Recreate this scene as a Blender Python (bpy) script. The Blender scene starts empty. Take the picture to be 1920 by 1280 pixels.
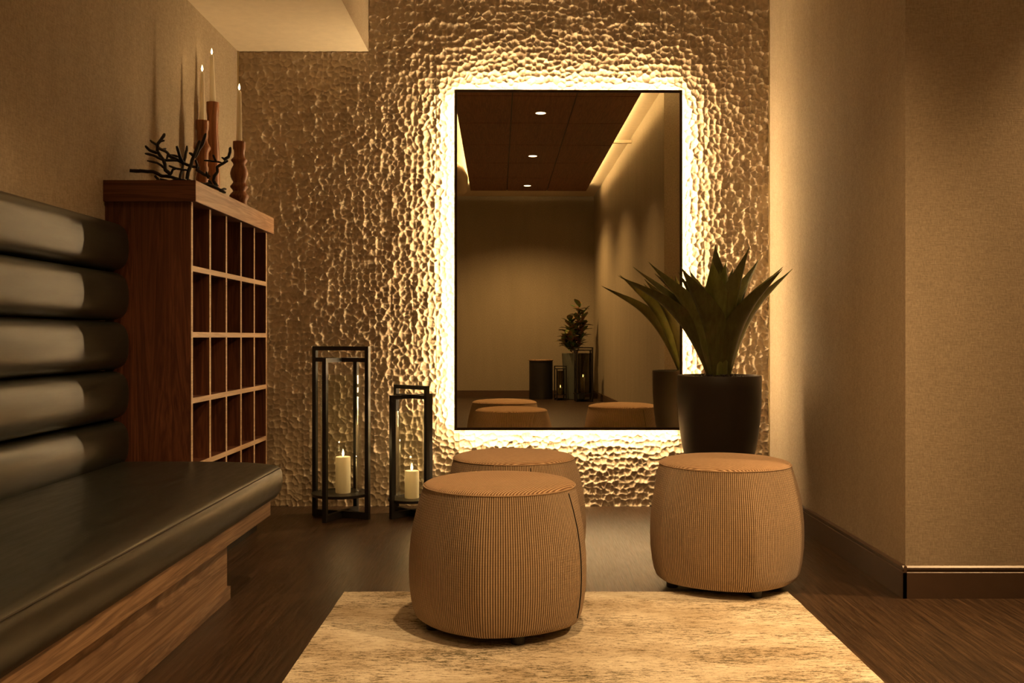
import bpy, bmesh, math, random
import numpy as np
from mathutils import Vector, Matrix, noise as mnoise
random.seed(7); RS = np.random.RandomState(11)
PI = math.pi
sc = bpy.context.scene
col = sc.collection

# ------------------------------------------------------------------ camera, world, exposure
F = 1850.0; H = 0.95; D = 5.562          # focal length in px (1920 wide), eye height, distance to back wall
cam_d = bpy.data.cameras.new('camera'); cam = bpy.data.objects.new('camera', cam_d); col.objects.link(cam)
cam_d.sensor_width = 36.0; cam_d.lens = 36.0 * F / 1920.0
cam_d.shift_x = -12.0 / 1920.0; cam_d.shift_y = -8.0 / 1920.0
cam_d.clip_start = 0.05; cam_d.clip_end = 60
cam.location = (0, 0, H); cam.rotation_euler = (PI / 2, 0, 0)
sc.camera = cam
w = bpy.data.worlds.new('world'); sc.world = w; w.use_nodes = True
w.node_tree.nodes['Background'].inputs[0].default_value = (1.0, .7, .4, 1)
w.node_tree.nodes['Background'].inputs[1].default_value = 0.0
sc.view_settings.view_transform = 'Standard'; sc.view_settings.look = 'None'
sc.view_settings.gamma = 1; sc.view_settings.use_curve_mapping = False
sc.view_settings.exposure = 0.0

WARM = (1.0, 0.605, 0.265)        # lamp colour of the downlights
LEDC = (1.0, 0.675, 0.335)         # lamp colour of the mirror strip
E_LED = 132.0; E_COVE = 90.0; E_DOWN = 200.0; E_SIDE = 330.0

def spot(name, loc, energy, size, blend, tgt=None, color=WARM, rad=.05):
    l = bpy.data.lights.new(name, 'SPOT'); l.energy = energy; l.color = color
    l.spot_size = math.radians(size); l.spot_blend = blend; l.shadow_soft_size = rad
    o = bpy.data.objects.new(name, l); col.objects.link(o); o.location = loc
    d = (Vector(tgt) - Vector(loc)) if tgt else Vector((0, 0, -1))
    o.rotation_euler = d.to_track_quat('-Z', 'Y').to_euler()
    return o

RAFT_Z = 3.54; CEIL = 3.64
DOWN = [(.37, 2.4), (.37, -.2), (.37, -2.7), (.37, -5.2)]
for i, (x, y) in enumerate(DOWN):
    spot('downlight_beam', (x, y, RAFT_Z - .03), E_DOWN * (1.25, .62, 1.1, 1.5)[i], (100, 112, 125, 138)[i], .7)
SIDE = [(3.1, 3.33), (2.7, 1.7)]
for i, (x, y) in enumerate(SIDE):
    spot('downlight_beam', (x, y, CEIL - .03), E_SIDE * (2.0, 1.10)[i], (82, 54)[i], (.4, .6)[i], (None, (-.2, 3.0, .1))[i])

# ------------------------------------------------------------------ material helpers
def newmat(name):
    m = bpy.data.materials.new(name); m.use_nodes = True
    nt = m.node_tree; b = nt.nodes['Principled BSDF']
    return m, nt, b
def N(nt, t, **kw):
    n = nt.nodes.new(t)
    for k, v in kw.items(): setattr(n, k, v)
    return n
def coords(nt, scale=(1, 1, 1), rot=(0, 0, 0), src='Object'):
    tc = N(nt, 'ShaderNodeTexCoord'); mp = N(nt, 'ShaderNodeMapping')
    nt.links.new(tc.outputs[src], mp.inputs[0])
    mp.inputs['Scale'].default_value = scale; mp.inputs['Rotation'].default_value = rot
    return mp.outputs[0]
def noise(nt, vec, scale, detail=4, rough=.6, dist=0):
    n = N(nt, 'ShaderNodeTexNoise'); nt.links.new(vec, n.inputs['Vector'])
    n.inputs['Scale'].default_value = scale; n.inputs['Detail'].default_value = detail
    n.inputs['Roughness'].default_value = rough; n.inputs['Distortion'].default_value = dist
    return n.outputs['Fac']
def ramp(nt, fac, stops):
    r = N(nt, 'ShaderNodeValToRGB'); nt.links.new(fac, r.inputs[0])
    e = r.color_ramp.elements
    while len(e) < len(stops): e.new(.5)
    for i, (p, c) in enumerate(stops):
        e[i].position = p; e[i].color = (*c, 1) if len(c) == 3 else c
    return r.outputs[0]
def mix(nt, a, b, fac, mode='MIX'):
    m = N(nt, 'ShaderNodeMix', data_type='RGBA', blend_type=mode)
    for s, v in ((0, fac), (6, a), (7, b)):
        if hasattr(v, 'links'): nt.links.new(v, m.inputs[s])
        else: m.inputs[s].default_value = v if s == 0 else (*v, 1)
    return m.outputs[2]
def math_(nt, op, a, b=0.0, c=None):
    m = N(nt, 'ShaderNodeMath', operation=op)
    for i, v in enumerate((a, b) if c is None else (a, b, c)):
        if hasattr(v, 'links'): nt.links.new(v, m.inputs[i])
        else: m.inputs[i].default_value = v
    return m.outputs[0]
def bump(nt, b, h, strength, dist=.002):
    n = N(nt, 'ShaderNodeBump'); n.inputs['Strength'].default_value = strength
    n.inputs['Distance'].default_value = dist
    nt.links.new(h, n.inputs['Height']); nt.links.new(n.outputs[0], b.inputs['Normal'])
def plain(name, c, rough=.5, metal=0, spec=.5):
    m, nt, b = newmat(name)
    v = coords(nt); f = noise(nt, v, 18, 3)
    nt.links.new(mix(nt, tuple(x * .88 for x in c), tuple(min(1, x * 1.1) for x in c), f), b.inputs['Base Color'])
    b.inputs['Roughness'].default_value = rough; b.inputs['Metallic'].default_value = metal
    b.inputs['Specular IOR Level'].default_value = spec
    return m
def emit(name, c, s):
    m, nt, b = newmat(name)
    b.inputs['Base Color'].default_value = (*c, 1)
    b.inputs['Emission Color'].default_value = (*c, 1); b.inputs['Emission Strength'].default_value = s
    return m
def wood(name, dark, mid, light, axis='Z', rough=.42, sc_=1.0, bmp=.15):
    m, nt, b = newmat(name)
    s = {'X': (.5, 9, 9), 'Y': (9, .5, 9), 'Z': (9, 9, .5)}[axis]
    v = coords(nt, tuple(q * sc_ for q in s))
    f = noise(nt, v, 1.6, 5, .62, 1.1)
    s2 = {'X': (3, 160, 160), 'Y': (160, 3, 160), 'Z': (160, 160, 3)}[axis]
    g = noise(nt, coords(nt, tuple(q * sc_ for q in s2)), 1.0, 3, .6)
    wv = math_(nt, 'FRACT', math_(nt, 'MULTIPLY', f, 7.0))
    wv = math_(nt, 'ABSOLUTE', math_(nt, 'SUBTRACT', wv, .5))
    fac = math_(nt, 'ADD', math_(nt, 'MULTIPLY', wv, .9), math_(nt, 'MULTIPLY', f, .55))
    c = ramp(nt, fac, [(.15, dark), (.45, mid), (.8, light)])
    c = mix(nt, c, ramp(nt, g, [(.3, (.62, .58, .55)), (.65, (1, 1, 1))]), .7, 'MULTIPLY')
    nt.links.new(c, b.inputs['Base Color'])
    b.inputs['Roughness'].default_value = rough
    bump(nt, b, g, bmp, .001)
    return m
def textile(name, c1, c2, ax='X', scale=1.5, contrast=.5):
    """woven wallcovering; ax = the horizontal axis of the wall"""
    m, nt, b = newmat(name)
    sv = (260, 260, 26); sh = (26, 26, 260)
    a = noise(nt, coords(nt, tuple(q * scale for q in sv)), 1, 2, .5)
    h = noise(nt, coords(nt, tuple(q * scale for q in sh)), 1, 2, .5)
    s = noise(nt, coords(nt, (110, 110, 110)), 1, 2, .6)
    f = math_(nt, 'ADD', math_(nt, 'ADD', math_(nt, 'MULTIPLY', a, .4), math_(nt, 'MULTIPLY', h, .3)), math_(nt, 'MULTIPLY', s, .3))
    d = contrast * .62
    c = ramp(nt, f, [(.5 - d * .35, c1), (.5 + d * .35, c2)])
    big = noise(nt, coords(nt, (5, 5, .8)), 1, 3, .6)
    c = mix(nt, c, ramp(nt, big, [(.3, (.9, .9, .88)), (.7, (1, 1, 1))]), 1.0, 'MULTIPLY')
    nt.links.new(c, b.inputs['Base Color'])
    b.inputs['Roughness'].default_value = .75; b.inputs['Specular IOR Level'].default_value = .25
    bump(nt, b, f, .5, .002)
    return m
def glass(name, tint=(.97, .98, .95), ior=1.45, mul=1.0):
    m, nt, b = newmat(name); nt.nodes.remove(b)
    out = nt.nodes['Material Output']
    t = N(nt, 'ShaderNodeBsdfTransparent'); t.inputs[0].default_value = (*tint, 1)
    g = N(nt, 'ShaderNodeBsdfGlossy'); g.inputs['Roughness'].default_value = .03; g.inputs[0].default_value = (1, 1, 1, 1)
    fr = N(nt, 'ShaderNodeFresnel'); fr.inputs[0].default_value = ior
    mx = N(nt, 'ShaderNodeMixShader')
    nt.links.new(math_(nt, 'MULTIPLY', fr.outputs[0], mul), mx.inputs[0])
    nt.links.new(t.outputs[0], mx.inputs[1]); nt.links.new(g.outputs[0], mx.inputs[2])
    nt.links.new(mx.outputs[0], out.inputs[0])
    return m

# ------------------------------------------------------------------ materials
M = {}
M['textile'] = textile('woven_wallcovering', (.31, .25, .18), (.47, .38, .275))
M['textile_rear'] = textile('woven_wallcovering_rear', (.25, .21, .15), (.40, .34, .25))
M['plaster'] = plain('cream_ceiling_paint', (.78, .69, .54), .85, spec=.2)
M['walnut'] = wood('dark_walnut', (.055, .015, .006), (.105, .033, .013), (.17, .060, .025), 'Z', .45)
M['walnut_lit'] = wood('walnut_lit_tone', (.30, .155, .08), (.43, .24, .13), (.55, .33, .19), 'Y', .42)  # cabinet walnut lightened; light on the top's front is in the colour
M['walnut_x'] = wood('dark_walnut_cross', (.055, .015, .006), (.105, .033, .013), (.17, .060, .025), 'X', .45)
M['bench_wood'] = wood('bench_walnut', (.15, .085, .05), (.34, .205, .12), (.54, .36, .22), 'Y', .45, .8)
M['raft'] = wood('raft_wood', (.15, .058, .028), (.22, .088, .042), (.30, .13, .065), 'Y', .5)
M['black'] = plain('black_painted_metal', (.012, .010, .009), .45)
M['bronze'] = plain('bronze_metal_edge', (.05, .03, .018), .4, .6)
M['base'] = plain('brown_painted_skirting', (.085, .05, .030), .38)
M['pot'] = plain('matt_dark_planter', (.035, .026, .02), .5, spec=.35)
M['pot_grey'] = plain('matt_grey_planter', (.10, .11, .09), .6)
M['turned'] = wood('turned_reddish_wood', (.20, .065, .022), (.32, .115, .040), (.44, .18, .068), 'Z', .35)
M['led'] = emit('led_strip_glow', LEDC, E_LED)
M['cove'] = emit('cove_strip_glow', LEDC, E_COVE)
M['lens'] = emit('downlight_lens_glow', (1, .82, .55), 6)
M['flame'] = emit('candle_flame_glow', (1, .72, .32), 14)
M['glass'] = glass('clear_glass', ior=1.35, mul=.45)
M['glass_s'] = glass('smoked_glass', (.55, .52, .42), 1.5)
M['trim'] = plain('brass_corner_trim', (.5, .38, .2), .4, .5)
M['stitch'] = plain('dark_stitching', (.02, .015, .01), .7)
M['wire'] = plain('black_twig_bronze', (.013, .010, .009), .42)
M['leaf_dark'] = None

# wax
m, nt, b = newmat('ivory_wax'); M['wax'] = m
b.inputs['Base Color'].default_value = (.95, .91, .80, 1); b.inputs['Roughness'].default_value = .45
tr = N(nt, 'ShaderNodeBsdfTranslucent'); tr.inputs[0].default_value = (.95, .86, .68, 1)
mx = N(nt, 'ShaderNodeMixShader'); mx.inputs[0].default_value = .4
nt.links.new(b.outputs[0], mx.inputs[1]); nt.links.new(tr.outputs[0], mx.inputs[2]); nt.links.new(mx.outputs[0], nt.nodes['Material Output'].inputs[0])
# leather
m, nt, b = newmat('dark_green_leather'); M['leather'] = m
v = coords(nt)
f = noise(nt, v, 5, 6, .7, .6); f2 = noise(nt, coords(nt, (40, 5, 40)), 1, 4, .7)
nt.links.new(mix(nt, (.004, .006, .004), (.013, .014, .009), math_(nt, 'MULTIPLY', math_(nt, 'ADD', f, f2), .5)), b.inputs['Base Color'])
nt.links.new(ramp(nt, f2, [(.3, (.31,) * 3), (.7, (.42,) * 3)]), b.inputs['Roughness'])
b.inputs['Specular IOR Level'].default_value = 1.0
bump(nt, b, noise(nt, v, 380, 3, .6), .12, .001)
# stone wall
m, nt, b = newmat('carved_sandstone'); M['stone'] = m
v = coords(nt)
nt.links.new(ramp(nt, noise(nt, v, 9, 6, .65), [(.3, (.42, .335, .235)), (.7, (.54, .44, .315))]), b.inputs['Base Color'])
b.inputs['Roughness'].default_value = .6; b.inputs['Specular IOR Level'].default_value = .35
bump(nt, b, noise(nt, v, 120, 4, .65), .35, .004)
# floor
m, nt, b = newmat('dark_wood_floor'); M['floor'] = m
v = coords(nt)
br = N(nt, 'ShaderNodeTexBrick')
mp = coords(nt, (1, 1, 1), (0, 0, PI / 2)); nt.links.new(mp, br.inputs['Vector'])
br.inputs['Scale'].default_value = 1; br.inputs['Brick Width'].default_value = 1.22; br.inputs['Row Height'].default_value = .2
br.inputs['Mortar Size'].default_value = .0012; br.inputs['Mortar Smooth'].default_value = .2
br.inputs['Color1'].default_value = (.7, .7, .7, 1); br.inputs['Color2'].default_value = (1, 1, 1, 1); br.inputs['Mortar'].default_value = (.35, .3, .28, 1)
br.offset = .37
g = noise(nt, coords(nt, (75, 2.6, 60)), 1, 5, .65, .5)
g2 = noise(nt, coords(nt, (240, 8, 100)), 1, 3, .6)
c = ramp(nt, g, [(.3, (.018, .009, .004)), (.5, (.048, .026, .012)), (.7, (.090, .050, .025))])
c = mix(nt, c, br.outputs['Color'], .8, 'MULTIPLY')
c = mix(nt, c, ramp(nt, g2, [(.35, (.45, .42, .4)), (.6, (1, 1, 1))]), .8, 'MULTIPLY')
nt.links.new(c, b.inputs['Base Color'])
nt.links.new(ramp(nt, g2, [(.3, (.30,) * 3), (.7, (.46,) * 3)]), b.inputs['Roughness'])
b.inputs['Specular IOR Level'].default_value = .38
bump(nt, b, math_(nt, 'ADD', g2, br.outputs['Fac']), .35, .002)
# rug
m, nt, b = newmat('distressed_cream_rug'); M['rug'] = m
a = noise(nt, coords(nt, (2.0, 6, 1)), 1, 5, .7)
s1 = noise(nt, coords(nt, (24, 95, 1)), 1, 6, .78)
s2 = noise(nt, coords(nt, (120, 230, 1)), 1, 4, .75)
fac = math_(nt, 'ADD', math_(nt, 'ADD', math_(nt, 'MULTIPLY', a, .26), math_(nt, 'MULTIPLY', s1, .50)), math_(nt, 'MULTIPLY', s2, .24))
cc = ramp(nt, fac, [(.43, (.16, .145, .095)), (.458, (.36, .30, .21)), (.485, (.72, .63, .49)), (.55, (.88, .82, .68))])
a2 = noise(nt, coords(nt, (3.1, 5, 1), (0, 0, .3)), 1, 4, .6)
cc = mix(nt, cc, ramp(nt, a2, [(.35, (.70, .64, .56)), (.6, (1, 1, 1))]), 1, 'MULTIPLY')
nt.links.new(cc, b.inputs['Base Color'])
b.inputs['Roughness'].default_value = .9; b.inputs['Specular IOR Level'].default_value = .1
bump(nt, b, math_(nt, 'ADD', s1, s2), .6, .006)
# pouf fabric: ribs around the body (uv) / straight ribs on top
def ribs(name, top):
    m, nt, b = newmat(name)
    tc = N(nt, 'ShaderNodeUVMap'); sp = N(nt, 'ShaderNodeSeparateXYZ'); nt.links.new(tc.outputs[0], sp.inputs[0])
    u = math_(nt, 'MULTIPLY', sp.outputs[0], 2 * PI * (232 if not top else 130))
    s = math_(nt, 'MULTIPLY', math_(nt, 'ADD', math_(nt, 'SINE', u), 1), .5)
    kn = math_(nt, 'MULTIPLY', math_(nt, 'ADD', math_(nt, 'SINE', math_(nt, 'MULTIPLY', sp.outputs[1], 2 * PI * 130)), 1), .5)
    nz = noise(nt, coords(nt, (60, 60, 60)), 1, 3, .6)
    h = math_(nt, 'ADD', s, math_(nt, 'MULTIPLY', kn, .15))
    c = ramp(nt, s, [(.1, (.16, .095, .050)), (.5, (.45, .30, .18)), (.9, (.68, .49, .31))] if not top else [(.1, (.22, .11, .05)), (.5, (.52, .325, .18)), (.9, (.72, .49, .29))])
    c = mix(nt, c, ramp(nt, nz, [(.3, (.88, .88, .88)), (.7, (1, 1, 1))]), 1, 'MULTIPLY')
    nt.links.new(c, b.inputs['Base Color'])
    b.inputs['Roughness'].default_value = .8; b.inputs['Specular IOR Level'].default_value = .2
    b.inputs['Sheen Weight'].default_value = .15
    bump(nt, b, h, .8, .004)
    return m
M['rib'] = ribs('ribbed_tan_fabric', False); M['rib_top'] = ribs('ribbed_tan_fabric_top', True)
# agave leaf
m, nt, b = newmat('agave_leaf'); M['agave'] = m
v = coords(nt); f = noise(nt, v, 7, 5, .6)
st = noise(nt, coords(nt, (60, 60, 3)), 1, 3, .6)
c = ramp(nt, f, [(.3, (.14, .14, .06)), (.55, (.20, .24, .085)), (.75, (.30, .25, .13))])
c = mix(nt, c, ramp(nt, st, [(.3, (.75, .7, .65)), (.65, (1, 1, 1))]), 1, 'MULTIPLY')
oi = N(nt, 'ShaderNodeObjectInfo')
c = mix(nt, c, ramp(nt, oi.outputs['Random'], [(0, (.62, .52, .44)), (.5, (1.0, .94, .82)), (1, (1.35, 1.4, 1.05))]), 1, 'MULTIPLY')
nt.links.new(c, b.inputs['Base Color']); b.inputs['Roughness'].default_value = .36
b.inputs['Specular IOR Level'].default_value = .4
m, nt, b = newmat('magnolia_leaf'); M['mag'] = m
c = ramp(nt, noise(nt, coords(nt), 9, 2), [(.4, (.09, .19, .06)), (.6, (.24, .11, .05))])
nt.links.new(c, b.inputs['Base Color']); b.inputs['Roughness'].default_value = .3
# mirror
m, nt, b = newmat('tinted_mirror'); M['mirror'] = m
b.inputs['Base Color'].default_value = (.88, .82, .64, 1); b.inputs['Metallic'].default_value = 1; b.inputs['Roughness'].default_value = 0.0

# ------------------------------------------------------------------ geometry helpers
class MB:
    def __init__(s): s.v = []; s.f = []; s.uv = None
    def box(s, x0, x1, y0, y1, z0, z1):
        n = len(s.v)
        s.v += [(x, y, z) for z in (z0, z1) for y in (y0, y1) for x in (x0, x1)]
        s.f += [tuple(n + i for i in q) for q in ((0, 2, 3, 1), (4, 5, 7, 6), (0, 1, 5, 4), (2, 6, 7, 3), (0, 4, 6, 2), (1, 3, 7, 5))]
        return s
    def bar(s, a, b, wd, ht=None):
        ht = ht or wd
        a = Vector(a); b = Vector(b); d = (b - a).normalized()
        up = Vector((0, 0, 1)) if abs(d.z) < .9 else Vector((0, 1, 0))
        sx = d.cross(up).normalized() * wd / 2; sy = sx.cross(d).normalized() * ht / 2
        n = len(s.v)
        for p in (a, b):
            s.v += [tuple(p + sx * i + sy * j) for i, j in ((-1, -1), (1, -1), (1, 1), (-1, 1))]
        s.f += [tuple(n + i for i in q) for q in ((3, 2, 1, 0), (4, 5, 6, 7), (0, 1, 5, 4), (1, 2, 6, 5), (2, 3, 7, 6), (3, 0, 4, 7))]
        return s
    def lathe(s, prof, c=(0, 0), seg=48, cap=True, rf=None):
        n = len(s.v); k = len(prof)
        for (r, z) in prof:
            for i in range(seg):
                a = 2 * PI * i / seg; q = r * (rf(a, z) if rf else 1)
                s.v.append((c[0] + q * math.cos(a), c[1] + q * math.sin(a), z))
        for j in range(k - 1):
            for i in range(seg):
                i2 = (i + 1) % seg
                s.f.append((n + j * seg + i, n + j * seg + i2, n + (j + 1) * seg + i2, n + (j + 1) * seg + i))
        if cap:
            s.f.append(tuple(n + i for i in range(seg))[::-1]); s.f.append(tuple(n + (k - 1) * seg + i for i in range(seg)))
        return s
    def tube(s, pts, rad, seg=8):
        pts = [Vector(p) for p in pts]; rads = rad if isinstance(rad, (list, tuple)) else [rad] * len(pts)
        n = len(s.v); t0 = (pts[1] - pts[0]).normalized()
        up = Vector((0, 0, 1)) if abs(t0.z) < .9 else Vector((1, 0, 0))
        nx = t0.cross(up).normalized()
        for i, p in enumerate(pts):
            t = (pts[min(i + 1, len(pts) - 1)] - pts[max(i - 1, 0)]).normalized()
            nx = (nx - t * nx.dot(t)).normalized(); ny = t.cross(nx)
            for k in range(seg):
                a = 2 * PI * k / seg; s.v.append(tuple(p + (nx * math.cos(a) + ny * math.sin(a)) * rads[i]))
        for i in range(len(pts) - 1):
            for k in range(seg):
                k2 = (k + 1) % seg
                s.f.append((n + i * seg + k, n + i * seg + k2, n + (i + 1) * seg + k2, n + (i + 1) * seg + k))
        s.f.append(tuple(n + k for k in range(seg))[::-1]); s.f.append(tuple(n + (len(pts) - 1) * seg + k for k in range(seg)))
        return s
    def build(s, name, mat, parent=None, smooth=False, bevel=0, angle=40):
        me = bpy.data.meshes.new(name); me.from_pydata(s.v, [], s.f); me.update()
        if bevel:
            bm = bmesh.new(); bm.from_mesh(me)
            bmesh.ops.bevel(bm, geom=[e for e in bm.edges if len(e.link_faces) == 2 and e.calc_face_angle() > .6], offset=bevel, segments=2, affect='EDGES', profile=.6)
            bm.to_mesh(me); bm.free()
        me.materials.append(mat)
        if smooth or bevel:
            me.polygons.foreach_set('use_smooth', [True] * len(me.polygons))
            me.set_sharp_from_angle(angle=math.radians(angle))
        o = bpy.data.objects.new(name, me); col.objects.link(o)
        if parent: o.parent = parent
        return o
def tag(o, label, cat, group=None, kind=None):
    o['label'] = label; o['category'] = cat
    if group: o['group'] = group
    if kind: o['kind'] = kind
    return o
def thing(name, label, cat, loc=(0, 0, 0), rz=0, group=None):
    o = bpy.data.objects.new(name, None); col.objects.link(o); o.empty_display_size = .1
    o.location = loc; o.rotation_euler = (0, 0, rz)
    return tag(o, label, cat, group)
def struct(o): o['kind'] = 'structure'; return o
def copy_tree(root, loc, rz, label):
    r = root.copy(); col.objects.link(r); r.location = loc; r.rotation_euler = (0, 0, rz); r['label'] = label
    for ch in list(root.children):
        c = ch.copy(); col.objects.link(c); c.parent = r
        for g in list(ch.children):
            d = g.copy(); col.objects.link(d); d.parent = c
    return r

# ------------------------------------------------------------------ setting
XL, XR, YC, XR2, YB, YR = -1.578, 1.412, 3.60, 1.633, .59, -7.00
XE = 4.6
struct(MB().box(XL - .1, XE + .1, YR - .1, D + .1, -.1, 0).build('floor', M['floor']))
struct(MB().box(XL - .1, XE + .1, YR - .1, D + .1, CEIL, CEIL + .1).build('ceiling', M['plaster']))
struct(MB().box(XL - .1, XL, YR - .1, D + .1, 0, CEIL).build('wall_left', M['textile']))
struct(MB().box(XR, XE + .1, YC, D + .1, 0, CEIL).build('wall_right', M['textile']))
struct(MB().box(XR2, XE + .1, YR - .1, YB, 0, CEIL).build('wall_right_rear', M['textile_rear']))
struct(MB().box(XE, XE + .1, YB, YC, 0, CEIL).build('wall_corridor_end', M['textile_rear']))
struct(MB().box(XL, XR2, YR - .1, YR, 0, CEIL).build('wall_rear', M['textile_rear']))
# soffit over the left side
s = MB().box(XL, -.843, .3, D - .001, 2.557, CEIL).build('ceiling_soffit', M['textile']); struct(s)
s.data.materials.append(M['plaster'])
for p in s.data.polygons:
    if p.normal.z < -.5: p.material_index = 1

# carved back wall: scooped dimples, laid as narrow vertical strips of blocks
def carved_wall():
    x0, x1, z0, z1, st = XL, XR, 0.0, CEIL, .0036
    nx = int((x1 - x0) / st) + 1; nz = int((z1 - z0) / st) + 1
    X, Z = np.meshgrid(np.linspace(x0, x1, nx), np.linspace(z0, z1, nz))
    def vn(x, z, f, sd):
        x = x * f + sd; z = z * f - sd; i = np.floor(x); j = np.floor(z); a = x - i; b_ = z - j; a = a * a * (3 - 2 * a); b_ = b_ * b_ * (3 - 2 * b_)
        def g(i, j):
            h = np.sin(i * 12.9898 + j * 78.233 + sd) * 43758.5453; return h - np.floor(h)
        return (g(i, j) * (1 - a) + g(i + 1, j) * a) * (1 - b_) + (g(i, j + 1) * (1 - a) + g(i + 1, j + 1) * a) * b_ - .5
    ux = X + .010 * vn(X, Z, 26, 3.1) + .009 * vn(X, Z, 60, 8.3); uz = Z + .010 * vn(X, Z, 26, 5.7) + .009 * vn(X, Z, 60, 1.9)
    c = .0335
    strip = np.floor((X - x0 + .02) / .126).astype(int)
    gi = np.floor(ux / c).astype(int); gj = np.floor(uz / c).astype(int)
    def hsh(i, j, k):
        h = np.sin(i * 127.1 + j * 311.7 + k * 74.7) * 43758.5453
        return h - np.floor(h)
    best = np.full(X.shape, 9.0); second = np.full(X.shape, 9.0)
    for di in (-2, -1, 0, 1, 2):
        for dj in (-2, -1, 0, 1, 2):
            i = gi + di; j = gj + dj
            px = (i + .12 + .76 * hsh(i, j, 1)) * c; pz = (j + .12 + .76 * hsh(i, j, 2)) * c
            d = 15.0 * ((ux - px) ** 2 + (uz - pz) ** 2) + .0034 * (hsh(i, j, 3) - .5)
            # each scoop leans a little
            d = d + (ux - px) * (hsh(i, j, 4) - .5) * .10 + (uz - pz) * (hsh(i, j, 5) - .5) * .10
            second = np.minimum(second, np.maximum(best, d)); best = np.minimum(best, d)
    ridge = np.exp(-(second - best) / .0013)
    best = best * (.80 + .5 * vn(X, Z, 9, 4.4)) + .0044 * ridge * (1 + 1.2 * vn(X, Z, 30, 7.7))
    # blocks: small steps and hairline joints
    soff = hsh(strip, 3, 9); bl = np.floor(Z / .43 + soff * 3).astype(int)
    best = best + .0035 * (hsh(strip, bl, 6) - .5) + .0014 * vn(X, Z, 90, 2.2) + .0010 * vn(X, Z, 160, 6.2)
    sx = np.abs(((X - x0 + .02) / .126) % 1 - 0.0); sx = np.minimum(sx, 1 - sx) * .126
    bz = (Z / .43 + soff * 3) % 1; bz = np.minimum(bz, 1 - bz) * .43
    gm = .0035 * np.clip(1 - sx / .003, 0, 1) + .003 * np.clip(1 - bz / .003, 0, 1)
    hgt = np.clip(best * 1.3, -.01, .022) - gm
    Y = D - .004 - hgt
    V = np.stack([X, Y, Z], -1).reshape(-1, 3)
    me = bpy.data.meshes.new('wall_back')
    idx = np.arange(nx * nz).reshape(nz, nx)
    q = np.stack([idx[:-1, :-1], idx[:-1, 1:], idx[1:, 1:], idx[1:, :-1]], -1).reshape(-1, 4)
    me.vertices.add(len(V)); me.vertices.foreach_set('co', V.ravel())
    me.loops.add(q.size); me.loops.foreach_set('vertex_index', q.ravel())
    me.polygons.add(len(q)); me.polygons.foreach_set('loop_start', np.arange(0, q.size, 4))
    me.polygons.foreach_set('use_smooth', np.ones(len(q), bool))
    me.update(); me.validate()
    me.materials.append(M['stone'])
    o = bpy.data.objects.new('wall_back', me); col.objects.link(o); struct(o)
carved_wall()
struct(MB().box(XL - .1, XR, D + .012, D + .1, 0, CEIL).build('wall_back_core', M['plaster']))
struct(MB().box(XL, XL + .006, D - .022, D, 0, 2.557).build('trim_1', M['trim']))
struct(MB().box(XR - .005, XR, D - .022, D, 0, CEIL).build('trim_2', M['trim']))

def baseboard(name, a, b, nrm):
    """profile swept from a to b; nrm = outward direction"""
    prof = [(0, 0), (.014, 0), (.014, .094), (.010, .097), (.010, .103), (.013, .105), (.013, .112), (.006, .118), (0, .118)]
    mb = MB(); a = Vector(a); b = Vector(b); n = Vector(nrm)
    for p in (a, b):
        for (o_, z) in prof: mb.v.append(tuple(p + n * o_ + Vector((0, 0, z))))
    k = len(prof)
    for i in range(k): mb.f.append((i, (i + 1) % k, k + (i + 1) % k, k + i))
    mb.f.append(tuple(range(k))[::-1]); mb.f.append(tuple(range(k, 2 * k)))
    return struct(mb.build(name, M['base']))
baseboard('baseboard_right', (XR, YC - .014, 0), (XR, D - .03, 0), (-1, 0, 0))
baseboard('baseboard_front', (XR - .014, YC, 0), (XE, YC, 0), (0, -1, 0))
baseboard('baseboard_rear', (XL, YR, 0), (XR2, YR, 0), (0, 1, 0))
baseboard('baseboard_right_rear', (XR2, YR, 0), (XR2, YB + .014, 0), (-1, 0, 0))
baseboard('baseboard_corridor', (XR2 - .014, YB, 0), (XE, YB, 0), (0, 1, 0))

# suspended wooden raft with cove strips
raft = thing('ceiling_raft', 'suspended dark wooden ceiling raft of rectangular panels seen in the mirror', 'ceiling panel', (0, 0, RAFT_Z))
rb = MB(); xs = [-.58, .04, .715, 1.387]; ys = [3.3 - 1.22 * i for i in range(8)]
ys = [-5.75 + 1.26 * i for i in range(8)]
for i in range(3):
    for j in range(7):
        rb.box(xs[i] + .007, xs[i + 1] - .007, ys[j] + .009, ys[j + 1] - .009, 0, .022)
rb.build('panel_field', M['raft'], raft)
MB().box(-.57, 1.377, ys[0] + .01, ys[-1] - .01, .012, .04).build('backing', M['black'], raft)
for nm, bx in (('led_strip', (-.55, -.535, -5.6, 3.1, .042, .056)), ('led_strip', (1.345, 1.36, -5.6, 3.1, .042, .056))):
    MB().box(*bx).build(nm, M['cove'], raft)
for y in (-3.9, -1.2, 1.4):
    MB().bar((.12, y, .03), (.12, y, CEIL - RAFT_Z), .02).build('hanger', M['black'], raft)
for k, (x, y) in enumerate(DOWN):
    lab = ['brass-rimmed recessed downlight in the wooden raft above the rug',
           'recessed round downlight highest in the mirror, largest of the three',
           'recessed round downlight in the mirror, middle of the three',
           'recessed round downlight lowest in the mirror, smallest of the three'][k]
    t = thing('downlight', lab, 'ceiling light', (x, y, RAFT_Z), 0, 'downlights in the wooden raft')
    MB().lathe([(.058, -.004), (.066, -.004), (.066, .0), (.058, .0)], cap=False, seg=32).build('rim', M['trim'], t, True)
    MB().lathe([(.058, -.003), (.058, -.001)], seg=32).build('lens', M['lens'], t)
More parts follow.
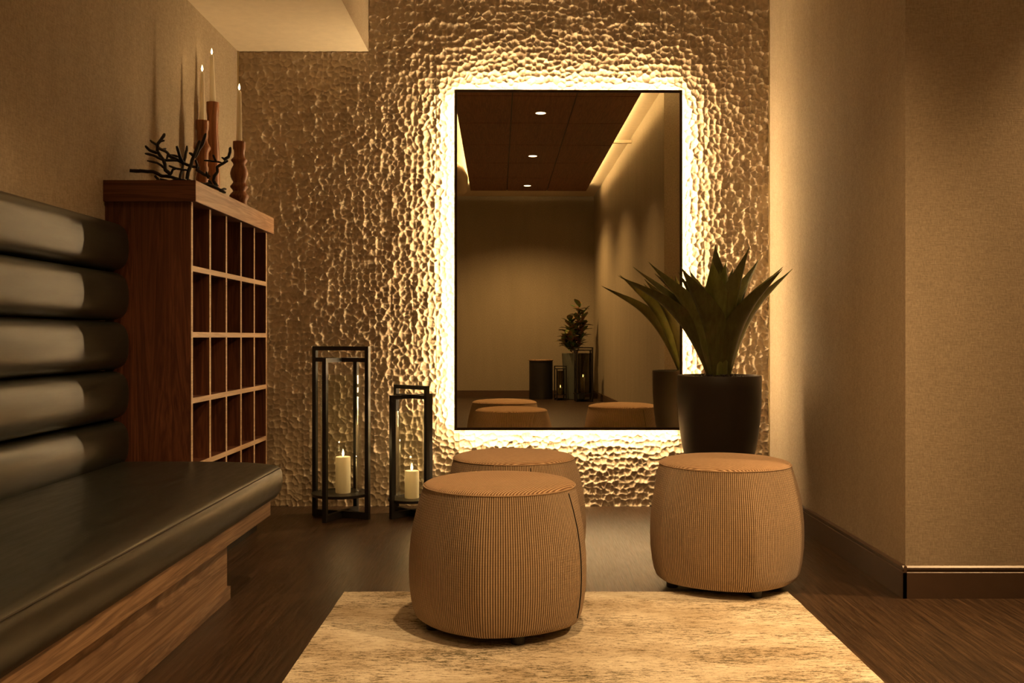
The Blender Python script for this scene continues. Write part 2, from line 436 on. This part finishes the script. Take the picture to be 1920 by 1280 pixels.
# duct and bracket seen in the cove
tag(MB().tube([(-.70, -5.4, 3.51), (-.66, -4.4, 3.53), (-.70, -3.6, 3.51), (-.86, -2.9, 3.52)], .085, 20).build('air_duct', M['plaster'], None, True),
    'cream flexible air duct under the ceiling, left edge of the mirror view', 'duct')
tag(MB().box(1.30, 1.633, -1.95, -1.91, 3.56, 3.60).build('ceiling_bracket', M['plaster'], None), 'small cream bracket between wooden raft and wall in the mirror', 'bracket')

# ------------------------------------------------------------------ backlit mirror
MX, MZ, MW, MH, MY = .2773, 1.3777, 1.262, 1.882, D - .105
mir = thing('wall_mirror', 'large rectangular backlit wall mirror with thin dark bronze frame on the carved wall', 'mirror', (MX, MY, MZ))
mir.rotation_euler = (math.radians(-.30), 0, math.radians(.60))
hw, hh = MW / 2, MH / 2; fw = .015
mb = MB()
mb.box(-hw, -hw + fw, -.004, .022, -hh, hh).box(hw - fw, hw, -.004, .022, -hh, hh).box(-hw + fw, hw - fw, -.004, .022, hh - fw, hh).box(-hw + fw, hw - fw, -.004, .022, -hh, -hh + fw)
mb.build('frame', M['bronze'], mir)
MB().box(-hw + fw, hw - fw, 0, .018, -hh + fw, hh - fw).build('mirror_glass', M['mirror'], mir)
ins = .004; y0, y1 = .025, .050
MB().box(-hw + .03, hw - .03,   .0185, .093, -hh + .03, hh - .03).build('backing', M['black'], mir)
MB().box(-hw + ins, -hw + ins + .004, y0, y1, -hh + ins, hh - ins).build('led_strip', M['led'], mir)
MB().box(hw - ins - .004, hw - ins, y0, y1, -hh + ins, hh - ins).build('led_strip', M['led'], mir)
MB().box(-hw + ins + .004, hw - ins - .004, y0, y1, hh - ins - .004, hh - ins).build('led_strip', M['led'], mir)
MB().box(-hw + ins + .004, hw - ins - .004, y0, y1, -hh + ins, -hh + ins + .004).build('led_strip', M['led'], mir)

# ------------------------------------------------------------------ bench
bench = thing('bench', 'long dark green leather bench with channelled back along the left wall', 'bench', (XL, 0, 0))
def sweep_y(prof, y0, y1, rings, smooth=True):
    """prof: closed list (x,z); rings: list of (y, inset) at the far end"""
    mb = MB(); cx = sum(p[0] for p in prof) / len(prof); cz = sum(p[1] for p in prof) / len(prof)
    wx = (max(p[0] for p in prof) - min(p[0] for p in prof)) / 2; wz = (max(p[1] for p in prof) - min(p[1] for p in prof)) / 2
    k = len(prof); ys = [(y0, 0)]
    nseg = max(2, int((y1 - y0) / .12))
    ys = [(y0 + (y1 - .05 - y0) * i / nseg, 0) for i in range(nseg + 1)] + rings
    for (y, ins) in ys:
        for (x, z) in prof:
            mb.v.append((cx + (x - cx) * (1 - ins / wx), y, cz + (z - cz) * (1 - ins / wz)))
    for j in range(len(ys) - 1):
        for i in range(k):
            mb.f.append((j * k + i, (j + 1) * k + i, (j + 1) * k + (i + 1) % k, j * k + (i + 1) % k))
    mb.f.append(tuple(range(k))); n = (len(ys) - 1) * k; mb.f.append(tuple(range(n, n + k))[::-1])
    return mb
o_ = -XL
prof = [(-1.56, .346), (-1.2, .346), (-.93, .346), (-.906, .353), (-.892, .375), (-.886, .41), (-.888, .44), (-.894, .458), (-.905, .466), (-.925, .471), (-.96, .4765), (-1.02, .481), (-1.12, .484), (-1.3, .485), (-1.56, .484)]
prof = [(x + o_, z) for x, z in prof]
YE = 3.74; Y0 = -1.3
rg = [(YE - .025, .003), (YE - .010, .009), (YE - .002, .018), (YE, .03)]
sweep_y(prof, Y0, YE, rg).build('seat_cushion', M['leather'], bench, True, angle=70)
MB().tube([(-.8925 + o_, Y0, .4615), (-.8925 + o_, YE - .02, .4615)], .0018, 6).build('piping', M['stitch'], bench, True)
MB().box(0.008, -.938 + o_, Y0, YE - .006, .277, .3455).build('apron', M['bench_wood'], bench, bevel=.001)
MB().box(0.008, -1.057 + o_, Y0, 3.579, .047, .2765).build('plinth', M['bench_wood'], bench)
MB().box(0.008, -1.047 + o_, Y0, 3.59, .0, .0465).build('kick_board', M['bench_wood'], bench, bevel=.001)
for i in range(5):
    z0 = .455 + i * .1855; z1 = z0 + .1855; zc = (z0 + z1) / 2; hz = .1855 / 2
    prof = [(.003, z0 + .002)]
    if i == 0: z0b = .484
    for t in np.linspace(-PI / 2, PI / 2, 21):
        cx_ = abs(math.cos(t)) ** .45; sz = math.copysign(abs(math.sin(t)) ** .80, math.sin(t))
        prof.append((.010 + .098 * cx_, zc + (hz - .002) * sz))
    prof.append((.003, z1 - .002))
    rg = [(YE - .03, .0005), (YE - .014, .003), (YE - .004, .008), (YE, .016)]
    sweep_y(prof, Y0, YE, rg).build('bolster', M['leather'], bench, True, angle=75)

# ------------------------------------------------------------------ cubby cabinet
cab = thing('cubby_cabinet', 'tall dark walnut cabinet with open square cubbyholes at the end of the bench', 'cabinet', (XL, 3.765, 0))
L = 4.897 - 3.765; W = -1.2495 - XL; T = .019; zt = 1.466
MB().box(.001, W + .023, -.018, L + .046, zt, 1.5465).build('top', M['walnut_x'], cab)
MB().box(W + .0235, W + .0245, -.017, L + .045, zt + .001, 1.5455).build('top_front_lit', M['walnut_lit'], cab)  # thin added strip, paints the lit look of the top's front face
MB().box(.001, W, 0, T, .12, zt).build('side_panel', M['walnut'], cab)
MB().box(.001, W, L - T, L, .12, zt).build('side_panel', M['walnut'], cab)
MB().box(.001, .012, T, L - T, .12, zt).build('back_panel', M['walnut'], cab)
cw = (L - T) / 5
for i in range(1, 5):
    MB().box(.012, W, cw * i, cw * i + T, .209, zt).build('divider', M['walnut'], cab)
for z in (1.224, .970, .717, .463, .209):
    for i in range(1):
        MB().box(.012, W - .0005, T, L - T, z - .021, z).build('shelf', M['walnut'], cab)
for (a, bb) in ((0, T), *[(cw * i, cw * i + T) for i in range(1, 5)], (L - T, L)):
    pass
MB().box(.012, W - .04, .03, L - .03, 0, .12).build('plinth', M['black'], cab)
# front edges: same walnut, with mirror light painted in as a paler tone
lp = MB()
for i in range(6):
    y = cw * i if i < 5 else L - T
    lp.box(W, W + .0012, y, y + T, .12 if i in (0, 5) else .209, zt)
for z in (1.224, .970, .717, .463, .209):
    for i in range(5):
        lp.box(W, W + .0012, cw * i + T, cw * (i + 1) if i < 4 else L - T, z - .021, z)
M['edge_lit'] = wood('walnut_edge_lit_tone', (.48, .31, .19), (.60, .41, .26), (.68, .48, .31), 'Y', .4)  # cabinet walnut in a paler, painted-in lit tone
lp.build('front_edges_lit', M['edge_lit'], cab)
TOPZ = 1.5465

# candlesticks
def flame(parent, z, s=1.0):
    MB().tube([(0, 0, z), (0, 0, z + .009 * s)], .0011, 6).build('wick', M['stitch'], parent)
    MB().lathe([(.0008, z + .004), (.0038 * s, z + .010 * s), (.0048 * s, z + .015 * s), (.0036 * s, z + .022 * s), (.0016 * s, z + .029 * s), (.0003, z + .034 * s)], seg=14).build('flame', M['flame'], parent, True)
    if parent.location.y > 0:
        tp = parent.name.startswith('taper')
        l = bpy.data.lights.new('flame_light', 'POINT'); l.energy = .04 if tp else .35; l.color = (1, .62, .26); l.shadow_soft_size = .004
        lo = bpy.data.objects.new('flame_light', l); col.objects.link(lo); lo.parent = parent; lo.location = (0, 0, z + .045 * s)
def candlestick(loc, prof, label, clen, clab, r0=.0130, r1=.0095, tilt=0):
    t = thing('candlestick', label, 'candle holder', loc, 0, 'turned wooden candlesticks on the cabinet')
    MB().lathe(prof, seg=36, cap=True).build('stem', M['turned'], t, True, angle=50)
    hz = prof[-1][1]
    MB().lathe([(r0 + .002, hz - .001), (r0 + .004, hz + .0015), (r0 + .001, hz + .002)], seg=24, cap=False).build('socket', M['black'], t, True)
    c = thing('taper_candle', clab, 'candle', (loc[0], loc[1], loc[2] + hz - .001), 0, 'lit taper candles on the cabinet')
    c.rotation_euler = (0, tilt, 0)
    MB().lathe([(r0, 0.0025), (r0, .02), (r1, clen - .006), (r1 * .75, clen)], seg=24).build('wax', M['wax'], c, True, angle=50)
    flame(c, clen)
Hs = .327
p_bulb = [(.036, 0), (.036, .012), (.031, .022), (.033, .04), (.040, .052), (.041, .06), (.034, .072), (.026, .082), (.030, .092), (.0375, .102), (.0375, .108), (.028, .120),
          (.0255, .128), (.035, .150), (.038, .170), (.034, .190), (.024, .212), (.027, .222), (.034, .232), (.034, .238), (.024, .250), (.022, .268), (.0225, .284), (.026, .290), (.0265, .300), (.0265, Hs)]
p_bulb = [(q * 1.08, z * .936) for q, z in p_bulb]
candlestick((-1.29, 4.56, TOPZ), p_bulb, 'turned reddish wood candlestick with round bulbs, rightmost on the cabinet', .236, 'lit white taper candle in the rightmost candlestick on the cabinet')
p_mid = [(.036, 0), (.036, .014), (.028, .028), (.030, .045), (.036, .058), (.036, .066), (.026, .080), (.029, .10), (.031, .118), (.026, .142), (.030, .150), (.030, .160), (.026, .168), (.029, .19), (.030, .215), (.040, .228), (.040, .234), (.028, .25),
         (.026, .262), (.029, .275), (.028, .29), (.033, .300), (.033, .330)]
p_mid = [(r * .98, z * 1.30) for r, z in p_mid]
candlestick((-1.50, 4.68, TOPZ), p_mid, 'turned reddish wood candlestick with rings, left one behind the black twigs', .232, 'lit white taper candle in the leftmost candlestick on the cabinet', r0=.0145)
p_tall = [(.038, 0), (.037, .02), (.033, .06), (.0315, .12), (.031, .2), (.030, .27), (.026, .33), (.0235, .37), (.025, .42), (.028, .445), (.028, .48)]
p_tall = [(q * 1.08, z * 1.168) for q, z in p_tall]
candlestick((-1.508, 4.868, TOPZ), p_tall, 'tall plain slender wooden candlestick, tallest of the three on the cabinet', .234, 'lit white taper candle set highest, in the tallest candlestick', r0=.0145, tilt=-.02)

# twig sculpture (x, z in cm from crop; y depth in cm)
def twigs():
    k = 1 / 9.145   # crop px -> photo px
    z0 = 4.0; X0 = -1.36
    def P(cx, cy, dy=0):
        px = 230 + cx * k; py = 230 + cy * k
        zz = z0 + dy
        return (((px - 972) * z0 / F), zz, H - (py - 632) * z0 / F)
    br = [
        ([(150, 810), (330, 805), (520, 815), (640, 870), (780, 880), (930, 930), (1150, 975), (1300, 985), (1450, 1010), (1560, 1075), (1640, 1110)], (-.02, .10), .0052),
        ([(560, 890), (640, 960), (590, 985)], (0, -.02), .004),
        ([(600, 930), (760, 960), (930, 930)], (.03, .02), .004),
        ([(300, 780), (350, 805)], (-.01, 0), .0032),
        ([(830, 860), (730, 790), (700, 660), (660, 590), (600, 520), (550, 440), (540, 330), (590, 230), (645, 115)], (0, .05), .0054),
        ([(540, 330), (470, 270)], (.02, .0), .0036),
        ([(590, 260), (645, 240)], (.04, .05), .0034),
        ([(550, 470), (460, 440), (420, 385)], (.02, -.02), .0044),
        ([(640, 590), (540, 540), (430, 525)], (.02, -.03), .0042),
        ([(700, 740), (620, 670), (480, 655)], (.01, -.04), .0036),
        ([(560, 385), (650, 420), (700, 480), (840, 495)], (.03, .08), .0044),
        ([(610, 400), (655, 370)], (.04, .06), .0034),
        ([(700, 480), (700, 600)], (.05, .03), .0036),
        ([(720, 500), (900, 590), (1000, 640), (1110, 680), (1220, 700)], (.05, .07), .0048),
        ([(660, 600), (800, 590), (880, 580)], (.02, .06), .004),
        ([(820, 840), (870, 770), (930, 760), (820, 725)], (.01, -.02), .0036),
        ([(930, 760), (1080, 765)], (0, .04), .0034),
        ([(960, 640), (920, 530), (880, 350)], (.06, .03), .005),
        ([(960, 640), (975, 480), (975, 300)], (.06, .09), .0046),
        ([(955, 920), (960, 640)], (.02, .06), .0046),
        ([(1060, 920), (1080, 780), (1120, 640), (1150, 520), (1220, 330), (1240, 230)], (.03, .06), .0056),
        ([(1150, 520), (1260, 300), (1320, 90)], (.06, .08), .0052),
        ([(1140, 510), (1100, 470)], (.05, .03), .0044),
        ([(1180, 700), (1215, 660), (1210, 590)], (.06, .03), .004),
        ([(1170, 720), (1270, 800), (1370, 830)], (.06, .10), .0048),
        ([(1340, 860), (1330, 760)], (.1, .08), .004),
        ([(1490, 1000), (1420, 890), (1430, 810), (1480, 740), (1470, 660), (1540, 600), (1660, 540)], (.10, .12), .0048),
        ([(1600, 540), (1670, 470), (1690, 380), (1690, 290)], (.11, .13), .0048),
        ([(1620, 530), (1570, 490)], (.12, .1), .0034),
        ([(1240, 530), (1440, 550), (1560, 575)], (.12, .11), .0028),
        ([(1460, 560), (1430, 450)], (.11, .09), .0036),
        ([(1300, 980), (1400, 960), (1340, 900)], (.08, .1), .004),
        ([(1540, 1070), (1610, 1030)], (.1, .13), .0048),
        ([(1150, 975), (1060, 920)], (.05, .03), .0048),
        ([(1450, 1010), (1490, 1000)], (.09, .10), .0045),
        ([(590, 985), (760, 1010), (1000, 1000)], (-.02, .02), .0035),
    ]
    mb = MB()
    for pts, (d0, d1), r in br:
        n = len(pts); P3 = [Vector(P(x, y, d0 + (d1 - d0) * i / (n - 1))) for i, (x, y) in enumerate(pts)]
        # resample and wobble
        out = []
        for i in range(n - 1):
            for s_ in range(4):
                q = P3[i].lerp(P3[i + 1], s_ / 4); out.append(q + mnoise.noise_vector(q * 45) * .0028)
        out.append(P3[-1])
        rr = [r * 1.3 * (1.12 - .2 * i / len(out) + .14 * mnoise.noise(q * 90)) for i, q in enumerate(out)]
        rr[-1] = r * .75
        mb.tube([(p.x, p.y, p.z) for p in out], rr, 8)
    zmin = min(v[2] for v in mb.v)
    mx = sum(v[0] for v in mb.v) / len(mb.v); my = sum(v[1] for v in mb.v) / len(mb.v)
    mb.v = [(x - mx, y - my, z - zmin) for x, y, z in mb.v]
    o = mb.build('branch_sculpture', M['wire'], None, True)
    o.location = (mx, my, TOPZ)
    print('TWIG', mx, my, zmin)
    tag(o, 'black metal branch sculpture lying on top of the walnut cabinet', 'ornament')
twigs()

# ------------------------------------------------------------------ lanterns
def pillar(loc, r, h, label, fl=1.3, grp='lit pillar candles'):
    c = thing('pillar_candle', label, 'candle', loc, 0, grp)
    MB().lathe([(r * .97, 0), (r, .004), (r, h - .004), (r * .95, h), (r * .6, h - .003), (.002, h - .004)], seg=36).build('wax', M['wax'], c, True, angle=40)
    flame(c, h - .004, fl)
def lantern(loc, rot, R, htop, hlow, ztray, rtray, rg_, zg, label, gm, bar=.022, grp='black floor lanterns'):
    t = thing('lantern', label, 'lantern', loc, rot, grp)
    hb = bar / 2
    f1 = MB()   # high frame along local x
    f1.box(-R - hb, -R + hb, -hb, hb, 0, htop - bar).box(R - hb, R + hb, -hb, hb, 0, htop - bar)
    f1.box(-R - hb, R + hb, -hb, hb, htop - bar, htop).box(-R + hb, R - hb, -hb, hb, hlow - bar, hlow)
    f1.box(-R + hb, R - hb, -hb, hb, .002, .036)
    f1.build('frame', M['black'], t)
    f2 = MB()   # low frame along local y
    f2.box(-hb, hb, -R - hb, -R + hb, 0, hlow).box(-hb, hb, R - hb, R + hb, 0, hlow)
    f2.box(-hb, hb, -R + hb, -hb, hlow - bar, hlow).box(-hb, hb, hb, R - hb, hlow - bar, hlow)
    f2.box(-hb, hb, -R + hb, -hb, .002, .036).box(-hb, hb, hb, R - hb, .002, .036)
    f2.build('frame', M['black'], t)
    MB().lathe([(.0, ztray - .006), (rtray - .008, ztray - .006), (rtray, ztray - .012), (rtray + .003, ztray + .002), (rtray, ztray + .003), (rtray - .006, ztray), (0.001, ztray)], seg=56, cap=False).build('tray', M['black'], t, True, angle=40)
    MB().lathe([(rg_, ztray + .0005), (rg_, zg), (rg_ - .003, zg), (rg_ - .003, ztray + .0005)], seg=56, cap=False).build('glass_cylinder', gm, t, True, angle=40)
    return t
lantern((-.936, 5.205, 0), -.353, .158, .902, .842, .130, .150, .107, .752, 'taller black metal floor lantern with glass cylinder against the carved wall', M['glass'])
pillar((-.925, 5.205, .1305), .0395, .19, 'tall ivory pillar candle burning in the taller lantern')
lantern((-.570, 5.25, 0), PI / 4 - PI / 2, .128, .695, .646, .095, .122, .082, .555, 'shorter black metal floor lantern partly behind the front pouf', M['glass'], .021)
pillar((-.567, 5.25, .0955), .038, .145, 'short ivory pillar candle burning in the shorter lantern')

# ------------------------------------------------------------------ rug
rug = MB(); rx0, rx1, ry0, ry1 = -.644, .997, 1.15, 3.648
nx_, ny_ = 80, 110
def rz(x, y): return .010 + .0012 * mnoise.noise(Vector((x * 3, y * 3, 0)))
for j in range(ny_ + 1):
    for i in range(nx_ + 1):
        x = rx0 + (rx1 - rx0) * i / nx_; y = ry0 + (ry1 - ry0) * j / ny_
        ex = .0025 * mnoise.noise(Vector((x * 9, y * 9, 3)))
        rug.v.append((x + ex - (rx0 + rx1) / 2, y + ex, rz(x, y)))
for j in range(ny_):
    for i in range(nx_):
        a = j * (nx_ + 1) + i; rug.f.append((a, a + 1, a + nx_ + 2, a + nx_ + 1))
edge = [i for i in range(nx_ + 1)] + [(j + 1) * (nx_ + 1) + nx_ for j in range(ny_)] + [ny_ * (nx_ + 1) + i for i in range(nx_ - 1, -1, -1)] + [j * (nx_ + 1) for j in range(ny_ - 1, 0, -1)]
n = len(rug.v)
for e in edge: x, y, z = rug.v[e]; rug.v.append((x, y, .0005))
for q in range(len(edge)):
    q2 = (q + 1) % len(edge); rug.f.append((edge[q2], edge[q], n + q, n + q2))
rt = thing('rug', 'cream and brown distressed rectangular rug on the dark wood floor', 'rug', ((rx0 + rx1) / 2, 0, 0))
rug.build('pile', M['rug'], rt, True)
fr = MB()
for i in range(640):
    x = rx0 + (rx1 - rx0) * i / 640 + random.uniform(-.001, .001) - (rx0 + rx1) / 2
    l = random.uniform(.004, .011)
    fr.bar((x, ry1 - .003, .007), (x + random.uniform(-.003, .003), ry1 + l, .003), .0022)
fr.build('fringe', M['rug'], rt)

# ------------------------------------------------------------------ poufs
def make_pouf(label, loc, rz_):
    t = thing('pouf', label, 'pouf', loc, rz_, 'ribbed tan poufs')
    def rf(a, z):
        # softly faceted plan: broad panels meeting at slight ridges
        k = 5; u = (a * k / (2 * PI)) % 1 - .5
        w_ = min(1, max(0, (.456 - z) / .10))
        return 1 + w_ * (.044 * (abs(2 * u) ** 2.0) - .016)
    prof = [(.238, .026), (.255, .028), (.266, .036), (.274, .055), (.281, .09), (.2865, .14), (.288, .19), (.2865, .24), (.282, .29), (.274, .34), (.264, .39), (.256, .425), (.2505, .445), (.248, .454)]
    seg = 180; mb = MB().lathe(prof, seg=seg, cap=True, rf=rf)
    o = mb.build('body', M['rib'], t, True, angle=60)
    uv = o.data.uv_layers.new(name='uv'); 
    for p in o.data.polygons:
        us = []
        for li in p.loop_indices:
            v = o.data.vertices[o.data.loops[li].vertex_index].co; us.append((math.atan2(v.y, v.x) / (2 * PI)) % 1)
        if max(us) - min(us) > .5: us = [q + 1 if q < .5 else q for q in us]
        for li, u in zip(p.loop_indices, us):
            v = o.data.vertices[o.data.loops[li].vertex_index].co; uv.data[li].uv = (u, v.z)
    tp = [(.2465, .452), (.2475, .4575), (.244, .462), (.234, .467), (.21, .4725), (.17, .4775), (.12, .481), (.06, .4825), (.001, .483)]
    o = MB().lathe(tp, seg=96, cap=False).build('seat_top', M['rib_top'], t, True, angle=60)
    uv = o.data.uv_layers.new(name='uv')
    for li, l in enumerate(o.data.loops):
        v = o.data.vertices[l.vertex_index].co
        bow = v.x + .35 * v.y * v.y / .25 * .2
        uv.data[li].uv = (bow * 1.0, v.y)
    MB().lathe([(.2478, .4535), (.2497, .4545), (.2502, .4562), (.2492, .4578), (.2472, .4582)], seg=96, cap=False).build('piping', M['rib'], t, True)
    # zip seam down one side
    pts = [((r + .0012) * math.cos(0) * rf(0, z), 0, z) for r, z in prof[3:-1]]
    MB().tube(pts, .0018, 6).build('seam', M['stitch'], t, True)
    for k in range(4):
        a = PI / 4 + k * PI / 2
        MB().lathe([(.020, 0), (.022, .003), (.022, .027)], c=(.222 * math.cos(a), .222 * math.sin(a)), seg=20).build('foot', M['black'], t, True)
    MB().lathe([(.2, .018), (.23, .026)], seg=48).build('base_cloth', M['black'], t)
    return t
RZ = .0115
p1 = make_pouf('tan ribbed fabric pouf nearest the camera, fully on the rug', (-.062, 3.24, RZ), math.radians(-29))
copy_tree(p1, (-.019, 4.05, 0), math.radians(-75), 'tan ribbed fabric pouf farthest back, behind the front pouf and below the mirror')
copy_tree(p1, (.790, 3.78, RZ), math.radians(63), 'tan ribbed fabric pouf on the right, in front of the agave planter')

# ------------------------------------------------------------------ agave
PX, PY, PZ = 1.023, 5.03, .757
ag = thing('potted_agave', 'large agave with pointed leaves in a tall dark planter right of the mirror', 'plant', (PX, PY, 0))
r = .212
MB().lathe([(.085, 0), (.10, .015), (.118, .10), (.14, .20), (.162, .29), (.178, .36), (.194, .44), (.205, .53), (.2105, .62), (r, .70), (r, PZ - .003), (r - .003, PZ), (r - .012, PZ), (r - .014, PZ - .004), (r - .014, PZ - .03), (.001, PZ - .032)], seg=96, cap=False).build('pot', M['pot'], ag, True, angle=50)
so = MB()
for i in range(520):
    a = random.uniform(0, 2 * PI); q = (r - .02) * math.sqrt(random.random()); s_ = random.uniform(.005, .011)
    cx_, cy_ = q * math.cos(a), q * math.sin(a); zz = PZ - .026 + .028 * (1 - (q / .19) ** 2) * .8 + random.uniform(0, .008)
    so.lathe([(s_ * .5, zz - s_ * .6), (s_, zz), (s_ * .5, zz + s_ * .55)], c=(cx_, cy_), seg=6)
o = so.build('bark_mulch', M['pot'], ag, True); o['kind'] = 'stuff'; o['label'] = 'dark bark mulch chips'
def leaf(az, L_, w_, elev, curl, tipup, roll=0, r0=.03, zb=.72, side=0):
    """azimuth az; elev = start angle from vertical; curl = extra outward bend; tipup = bend back up at tip"""
    n = 22; mb = MB(); p = Vector((r0, 0, zb)); ang = elev; m_ = 9
    ca, sa = math.cos(az), math.sin(az)
    rows = []
    yy = 0
    for i in range(n + 1):
        t = i / n
        ang = elev * 1.0 + curl * 1.42 * t ** 1.8 - tipup * 2.2 * max(0, (t - .70) / .30) ** 1.3
        yy = side * t * t
        wd = w_ * (.22 + .78 * math.sin(min(1, t / .5) * PI / 2) ** 1.4) if t < .5 else w_ * max(0, 1 - ((t - .5) / .5) ** 1.25) ** 1.15
        wd = max(wd, .0012)
        if t > .93: wd = max(.0012, w_ * .11 * (1 - (t - .93) / .07))
        d = Vector((math.sin(ang), 0, math.cos(ang))); nrm = Vector((-d.z, 0, d.x))   # inner (upper) normal
        th = .017 * (1 - t) ** .8 + .0012
        row = []
        ch = .44 * (1 - .35 * t)          # channel depth
        for k in range(m_):
            s_ = -1 + 2 * k / (m_ - 1); row.append(p + Vector((0, s_ * wd / 2, 0)) + nrm * (abs(s_) ** 1.6 * wd * ch + .0006 * math.sin(t * 60)) + Vector((0, yy, 0)))
        for k in range(m_ - 2, 0, -1):
            s_ = -1 + 2 * k / (m_ - 1); row.append(p + Vector((0, s_ * wd / 2, 0)) + nrm * (abs(s_) ** 1.6 * wd * ch - th * (1 - s_ * s_)) + Vector((0, yy, 0)))
        rows.append(row); p = p + d * (L_ / n)
    K = len(rows[0])
    for row in rows:
        for q in row:
            mb.v.append((q.x * ca - q.y * sa, q.x * sa + q.y * ca, q.z))
    for i in range(n):
        for k in range(K):
            k2 = (k + 1) % K; mb.f.append((i * K + k, i * K + k2, (i + 1) * K + k2, (i + 1) * K + k))
    mb.f.append(tuple(range(K))[::-1]); mb.f.append(tuple(n * K + k for k in range(K)))
    return mb.build('leaf', M['agave'], ag, True, angle=50)
d_ = math.radians
# azimuth: 0 = right, -90 = towards the room, 180 = left, 90 = towards the wall
LV = [(-112, .62, .172, 6, 22, 8), (-80, .60, .15, 3, 12, 4), (-52, .68, .150, 7, 16, 4), (-28, .66, .150, 14, 32, 8), (-8, .69, .135, 17, 32, 8), (10, .70, .12, 14, 34, 8),
      (32, .72, .13, 10, 30, 10), (60, .62, .12, 8, 26, 8), (93, .70, .150, 2, 10, 3), (118, .62, .13, 8, 30, 8), (143, .66, .13, 16, 36, 8), (164, .72, .13, 20, 36, 10),
      (182, .73, .13, 24, 44, 12), (200, .70, .14, 18, 34, 10), (-135, .64, .15, 14, 34, 10), (-60, .50, .11, 0, 6, 2), (70, .56, .12, -2, 10, 2), (-162, .58, .12, 10, 24, 6)]
for a, L_, w_, e, c_, u in LV:
    leaf(d_(a), L_ * (.98 if -40 < a < 40 else 1.03), w_ * 1.12, d_(e), d_(c_), d_(u), r0=.028 if e > 3 else .008)

# ------------------------------------------------------------------ things behind the camera, seen in the mirror
dt = thing('drum_table', 'black round drum side table with wooden top seen in the mirror', 'side table', (.64, -6.3, 0))
MB().lathe([(.20, 0), (.205, .004), (.205, .655), (.20, .66)], seg=48).build('drum', M['black'], dt, True, angle=40)
MB().lathe([(.213, .661), (.216, .665), (.216, .68), (.212, .685)], seg=48).build('table_top', M['bench_wood'], dt, True, angle=40)
lantern((.95, -5.85, 0), .6, .115, .585, .54, .10, .11, .065, .50, 'small black lantern between drum table and large lantern in the mirror', M['glass_s'], .016, 'lanterns reflected in the mirror')
pillar((.95, -5.85, .1005), .045, .11, 'short thick candle in the small lantern seen in the mirror', 1.6, 'candles reflected in the mirror')
lantern((1.31, -5.45, 0), .75, .185, .90, .86, .14, .175, .15, .80, 'large black cylinder lantern by the corner seen in the mirror', M['glass_s'], .02, 'lanterns reflected in the mirror')
pillar((1.30, -5.45, .1405), .035, .26, 'tall slim candle in the large lantern seen in the mirror', 1.6, 'candles reflected in the mirror')
pl = thing('potted_magnolia', 'leafy plant with glossy leaves in tall grey pot seen in the mirror', 'plant', (1.22, -6.15, 0))
MB().lathe([(.15, 0), (.17, .01), (.20, .3), (.215, .6), (.225, .79), (.215, .795), (.205, .78), (.001, .77)], seg=48, cap=False).build('pot', M['pot_grey'], pl, True, angle=50)
stm = MB(); lf = MB(); rr = random.Random(5)
for s_ in range(7):
    a = rr.uniform(0, 2 * PI); top = Vector((-.02 + .17 * math.cos(a), .12 * math.sin(a), (1.0, 1.2, 1.1, 1.35, 1.5, 1.3, 1.62)[s_]))
    if s_ == 6: top.x = .09
    if s_ == 0: top.x = -.20
    if s_ in (1, 2): top.x = -.12
    p0 = Vector((.03 * math.cos(a), .03 * math.sin(a), .76)); pts = [p0.lerp(top, q / 5) + Vector((.02 * math.sin(q), 0, 0)) for q in range(6)]
    stm.tube(pts, .006, 6)
    for q in range(24):
        t = .22 + .78 * q / 23; p = p0.lerp(top, t); az = q * 2.4 + s_; el = rr.uniform(.15, 1.0); ll = rr.uniform(.17, .26); ww = ll * .46
        d = Vector((math.cos(az) * math.cos(el), math.sin(az) * math.cos(el), math.sin(el))); sd = d.cross(Vector((0, 0, 1))).normalized(); nn = sd.cross(d)
        n0 = len(lf.v)
        for i in range(7):
            u = i / 6; wd = ww * math.sin(PI * min(1, .04 + u * .96)) ** .8 / 2 + .001
            c_ = p + d * (ll * u) - Vector((0, 0, 1)) * (.04 * u * u)
            for k in (-1, 0, 1): lf.v.append(tuple(c_ + sd * wd * k + nn * (abs(k) * wd * .3)))
        for i in range(6):
            for k in range(2):
                b0 = n0 + i * 3 + k; lf.f.append((b0, b0 + 1, b0 + 4, b0 + 3))
stm.build('stem', M['turned'], pl, True); lf.build('foliage', M['mag'], pl, True)

# side corridor downlights (the fittings of the two beams)
for k, (x, y) in enumerate(SIDE):
    t = thing('downlight', ['round ceiling downlight near the corridor wall on the right', 'round ceiling downlight in the middle of the right corridor'][k], 'ceiling light', (x, y, CEIL), 0, 'corridor downlights')
    MB().lathe([(.058, -.008), (.066, -.008), (.066, .0), (.058, .0)], cap=False, seg=32).build('rim', M['trim'], t, True)
    MB().lathe([(.057, -.006), (.057, -.002)], seg=32).build('lens', M['lens'], t)
